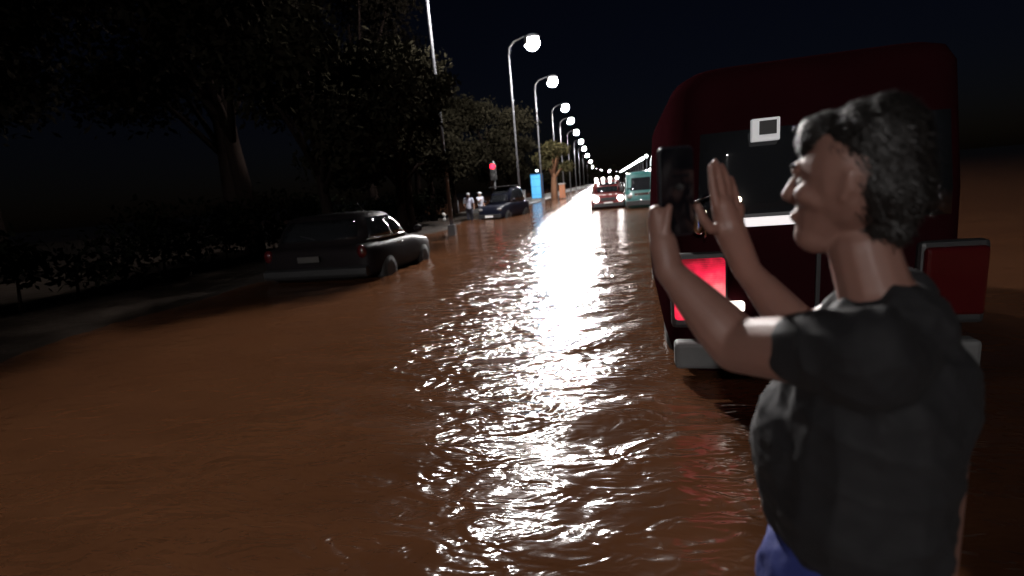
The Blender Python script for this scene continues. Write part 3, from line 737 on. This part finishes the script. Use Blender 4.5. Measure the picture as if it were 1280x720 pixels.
# phone, held upright between the hands
pn = Vx((-.42, .90, .0)).normalized(); pw = Vx((pn.y, -pn.x, 0)); pc = at(845, 240, 1.13); PW, PH = .082, .19
def Ph(u, w, d=0.): return W_(pc+pw*u*PW/2+Vx((0, 0, 1))*w*PH/2+pn*d)
def finger(pts, r0):
    for i in range(len(pts)-1): segs.append((pts[i], r0*(1-.1*i), pts[i+1], r0*(1-.1*(i+1))))
# left hand: palm behind the lower left corner of the phone, fingers wrapped across its far face, thumb on the near face
pl = [Ph(-1.25, -.95, -.012), Ph(-.75, -1.05, -.006)]
kL = [Ph(-1.12, -.42, .004), Ph(-1.15, -.60, .006), Ph(-1.14, -.78, .006), Ph(-1.08, -.95, .006)]
palmc = Ph(-1.0, -1.12, -.012)
segs += [(wrL, .030, palmc, .030), (palmc, .026, kL[0], .017), (palmc, .026, kL[1], .018), (palmc, .026, kL[2], .018), (wrL, .028, kL[3], .018)]
for i, (kk, L) in enumerate(zip(kL, (.9, 1.05, 1., .8))):
    w = (-.34, -.52, -.71, -.88)[i]
    finger([kk, Ph(-1.12, w, .016), Ph(-1.12+.42*L, w+.03, .017), Ph(-1.12+.72*L, w+.02, .015)], .0092)
finger([palmc, Ph(-1.02, -.80, -.024), Ph(-.84, -.50, -.020), Ph(-.66, -.30, -.016)], .0118)
# right hand: open palm on the right edge of the phone, fingers pointing up
hR = W_(at(911, 285, 1.17))
segs += [(wrR, .031, hR, .034), (hR, .030, W_(at(903, 258, 1.165)), .024), (hR, .030, W_(at(918, 262, 1.19)), .022)]
base = [(895, 256, 1.15), (904, 252, 1.165), (912, 254, 1.18), (920, 262, 1.195)]
tips = [[(891, 234, 1.15), (889, 218, 1.15), (888, 207, 1.15)], [(900, 227, 1.165), (897, 212, 1.165), (894, 201, 1.16)], [(909, 231, 1.18), (906, 217, 1.18), (902, 207, 1.175)], [(919, 244, 1.195), (916, 231, 1.195), (913, 222, 1.19)]]
for b0, tp in zip(base, tips): finger([hR, W_(at(*b0))]+[W_(at(*q)) for q in tp], .0112)
finger([hR+Vx((-.01, 0, -.005)), W_(at(888, 286, 1.14)), W_(at(878, 272, 1.125)), W_(at(872, 258, 1.122))], .0125)
body = fuse('body', segs, balls, .0045, 'skin', per, 5)
# clothes
fuse('shirt', [(B(.03, 0, .80), .165, B(.05, 0, .90), .165), (B(.04, 0, .86), .165, B(0, 0, 1.02), .158), (B(0, 0, 1.02), .15, B(-.015, 0, 1.14), .10)]
     + [q for sd in (-1, 1) for q in ((B(.01, sd*.06, .80), .145, B(0, sd*.06, 1.02), .13),)]
     + [q for sh, el in ((shL, elL), (shR, elR)) for q in ((B(0, 0, 1.07), .105, sh+Vx((0, 0, -.01)), .076), (sh, .074, sh.lerp(el, .40), .070))], [], .006, 'tee', per, 8, .006)
fuse('trousers', [(B(.03, -.05, .62), .155, B(.03, .05, .62), .155)]+[q for sd in (-1, 1) for q in ((B(0, sd*.09, .60), .125, B(.03, sd*.10, .16), .09), (B(.03, sd*.10, .16), .088, B(-.02, sd*.11, GZ+.1), .07))], [], .008, 'jeans', per, 8, .005)
hair_ = fuse('hair', [(Hd(-.03, 0, .06), .086, Hd(-.045, 0, .0), .078), (Hd(-.03, 0, .07), .084, Hd(.035, 0, .085), .05), (Hd(-.05, 0, -.02), .06, Hd(-.05, 0, -.06), .05)], [], .004, 'hair', per, 3, .004)
def strands():
    rg = np.random.RandomState(9); me = hair_.data; mb = MB(); nv = len(me.vertices)
    for i in rg.choice(nv, min(nv, 5200), replace=False):
        v = me.vertices[int(i)]; n_ = v.normal.copy(); c = v.co.copy()
        t = (Vector((0, 0, -1))*.9 - fw*.7 + Vector(rg.normal(size=3)*.35)); t = (t-t.dot(n_)*n_*.86).normalized()
        sd_ = n_.cross(t).normalized()*.0011; L_ = rg.uniform(.014, .034)
        p0 = c-n_*.001; p1 = c+t*L_*.5+n_*L_*.16; p2 = c+t*L_+n_*L_*.10
        mb.add([p0-sd_, p0+sd_, p1+sd_*.8, p1-sd_*.8, p2], [(0, 1, 2, 3), (3, 2, 4)])
    me2 = bpy.data.meshes.new('hair_strands'); me2.from_pydata(mb.v, [], mb.f); me2.materials.append(M['hair'])
    o = bpy.data.objects.new('hair_strands', me2); COL.objects.link(o); o.parent = hair_; tag(o, kind='stuff')
strands()
for sd in (-1, 1):
    MB().ball(Hd(.064, sd*.033, .012), .0115, 12, 8).build('eye', 'eye_white', per, True)
    MB().ball(Hd(.0735, sd*.033, .012), .0042, 10, 6).build('iris', 'hair', per, True)
    capmb = MB(); capsule(capmb, Hd(.084, sd*.015, .040), .006, Hd(.078, sd*.05, .042), .004, 8); capmb.build('eyebrow', 'hair', per, True)
tag(per, 'person in black T-shirt raising a phone with both bare arms at the right edge', 'person')
# the phone is held, so it is a thing of its own
ph = empty('phone', pc)
def Pq(u, w, d): return pw*u*PW/2+Vx((0, 0, 1))*w*PH/2+pn*d
def slab(t0, t1, s, mb):
    out = []
    for d in (t0, t1):
        rg = []
        for (cx, cy, a0) in ((1, 1, 0), (-1, 1, 90), (-1, -1, 180), (1, -1, 270)):
            for k_ in range(5):
                a = R(a0+k_*22.5); rr_ = .012
                rg.append(pw*(cx*(PW/2*s-rr_)+rr_*math.cos(a))+Vx((0, 0, 1))*(cy*(PH/2*s-rr_)+rr_*math.sin(a))+pn*d)
        out.append(rg)
    return mb.loft(out)
slab(-.005, .006, 1, MB()).build('case', 'phone', ph, bevel=.002)
slab(-.0065, -.0052, .95, MB()).build('screen', 'phone_glass', ph)
slab(.006, .0072, .3, MB()).build('camera_bump', 'phone_glass', ph).location = Pq(-.55, .72, 0)
tag(ph, 'black phone held upright between two raised hands', 'phone')

# ------------------------------------------------------------------ damp night air
if HAZE:
    hz = MB().box((0, 250, 8.9), (400, 700, 21)).build('haze', 'trim'); tag(hz, kind='stuff')
    m = bpy.data.materials.new('damp air'); m.use_nodes = True; n = m.node_tree.nodes; n.remove(n['Principled BSDF'])
    pv = n.new('ShaderNodeVolumePrincipled'); pv.inputs['Color'].default_value = (.9, .92, 1, 1); pv.inputs['Density'].default_value = HAZE
    pv.inputs['Anisotropy'].default_value = .93
    m.node_tree.links.new(pv.outputs[0], n['Material Output'].inputs['Volume'])
    hz.data.materials.clear(); hz.data.materials.append(m)

# ------------------------------------------------------------------ things adrift
p = at_h(792, 461, .0)
o = MB().tube([(-.06, 0, .012), (0, .004, .016), (.065, -.003, .012)], [.005, .007, .004], 7).build('floating_stick', 'pale_bark', None, True)
o.location = p; o.rotation_euler.z = R(3)
tag(o, 'short pale stick drifting on the brown water below the phone', 'stick')
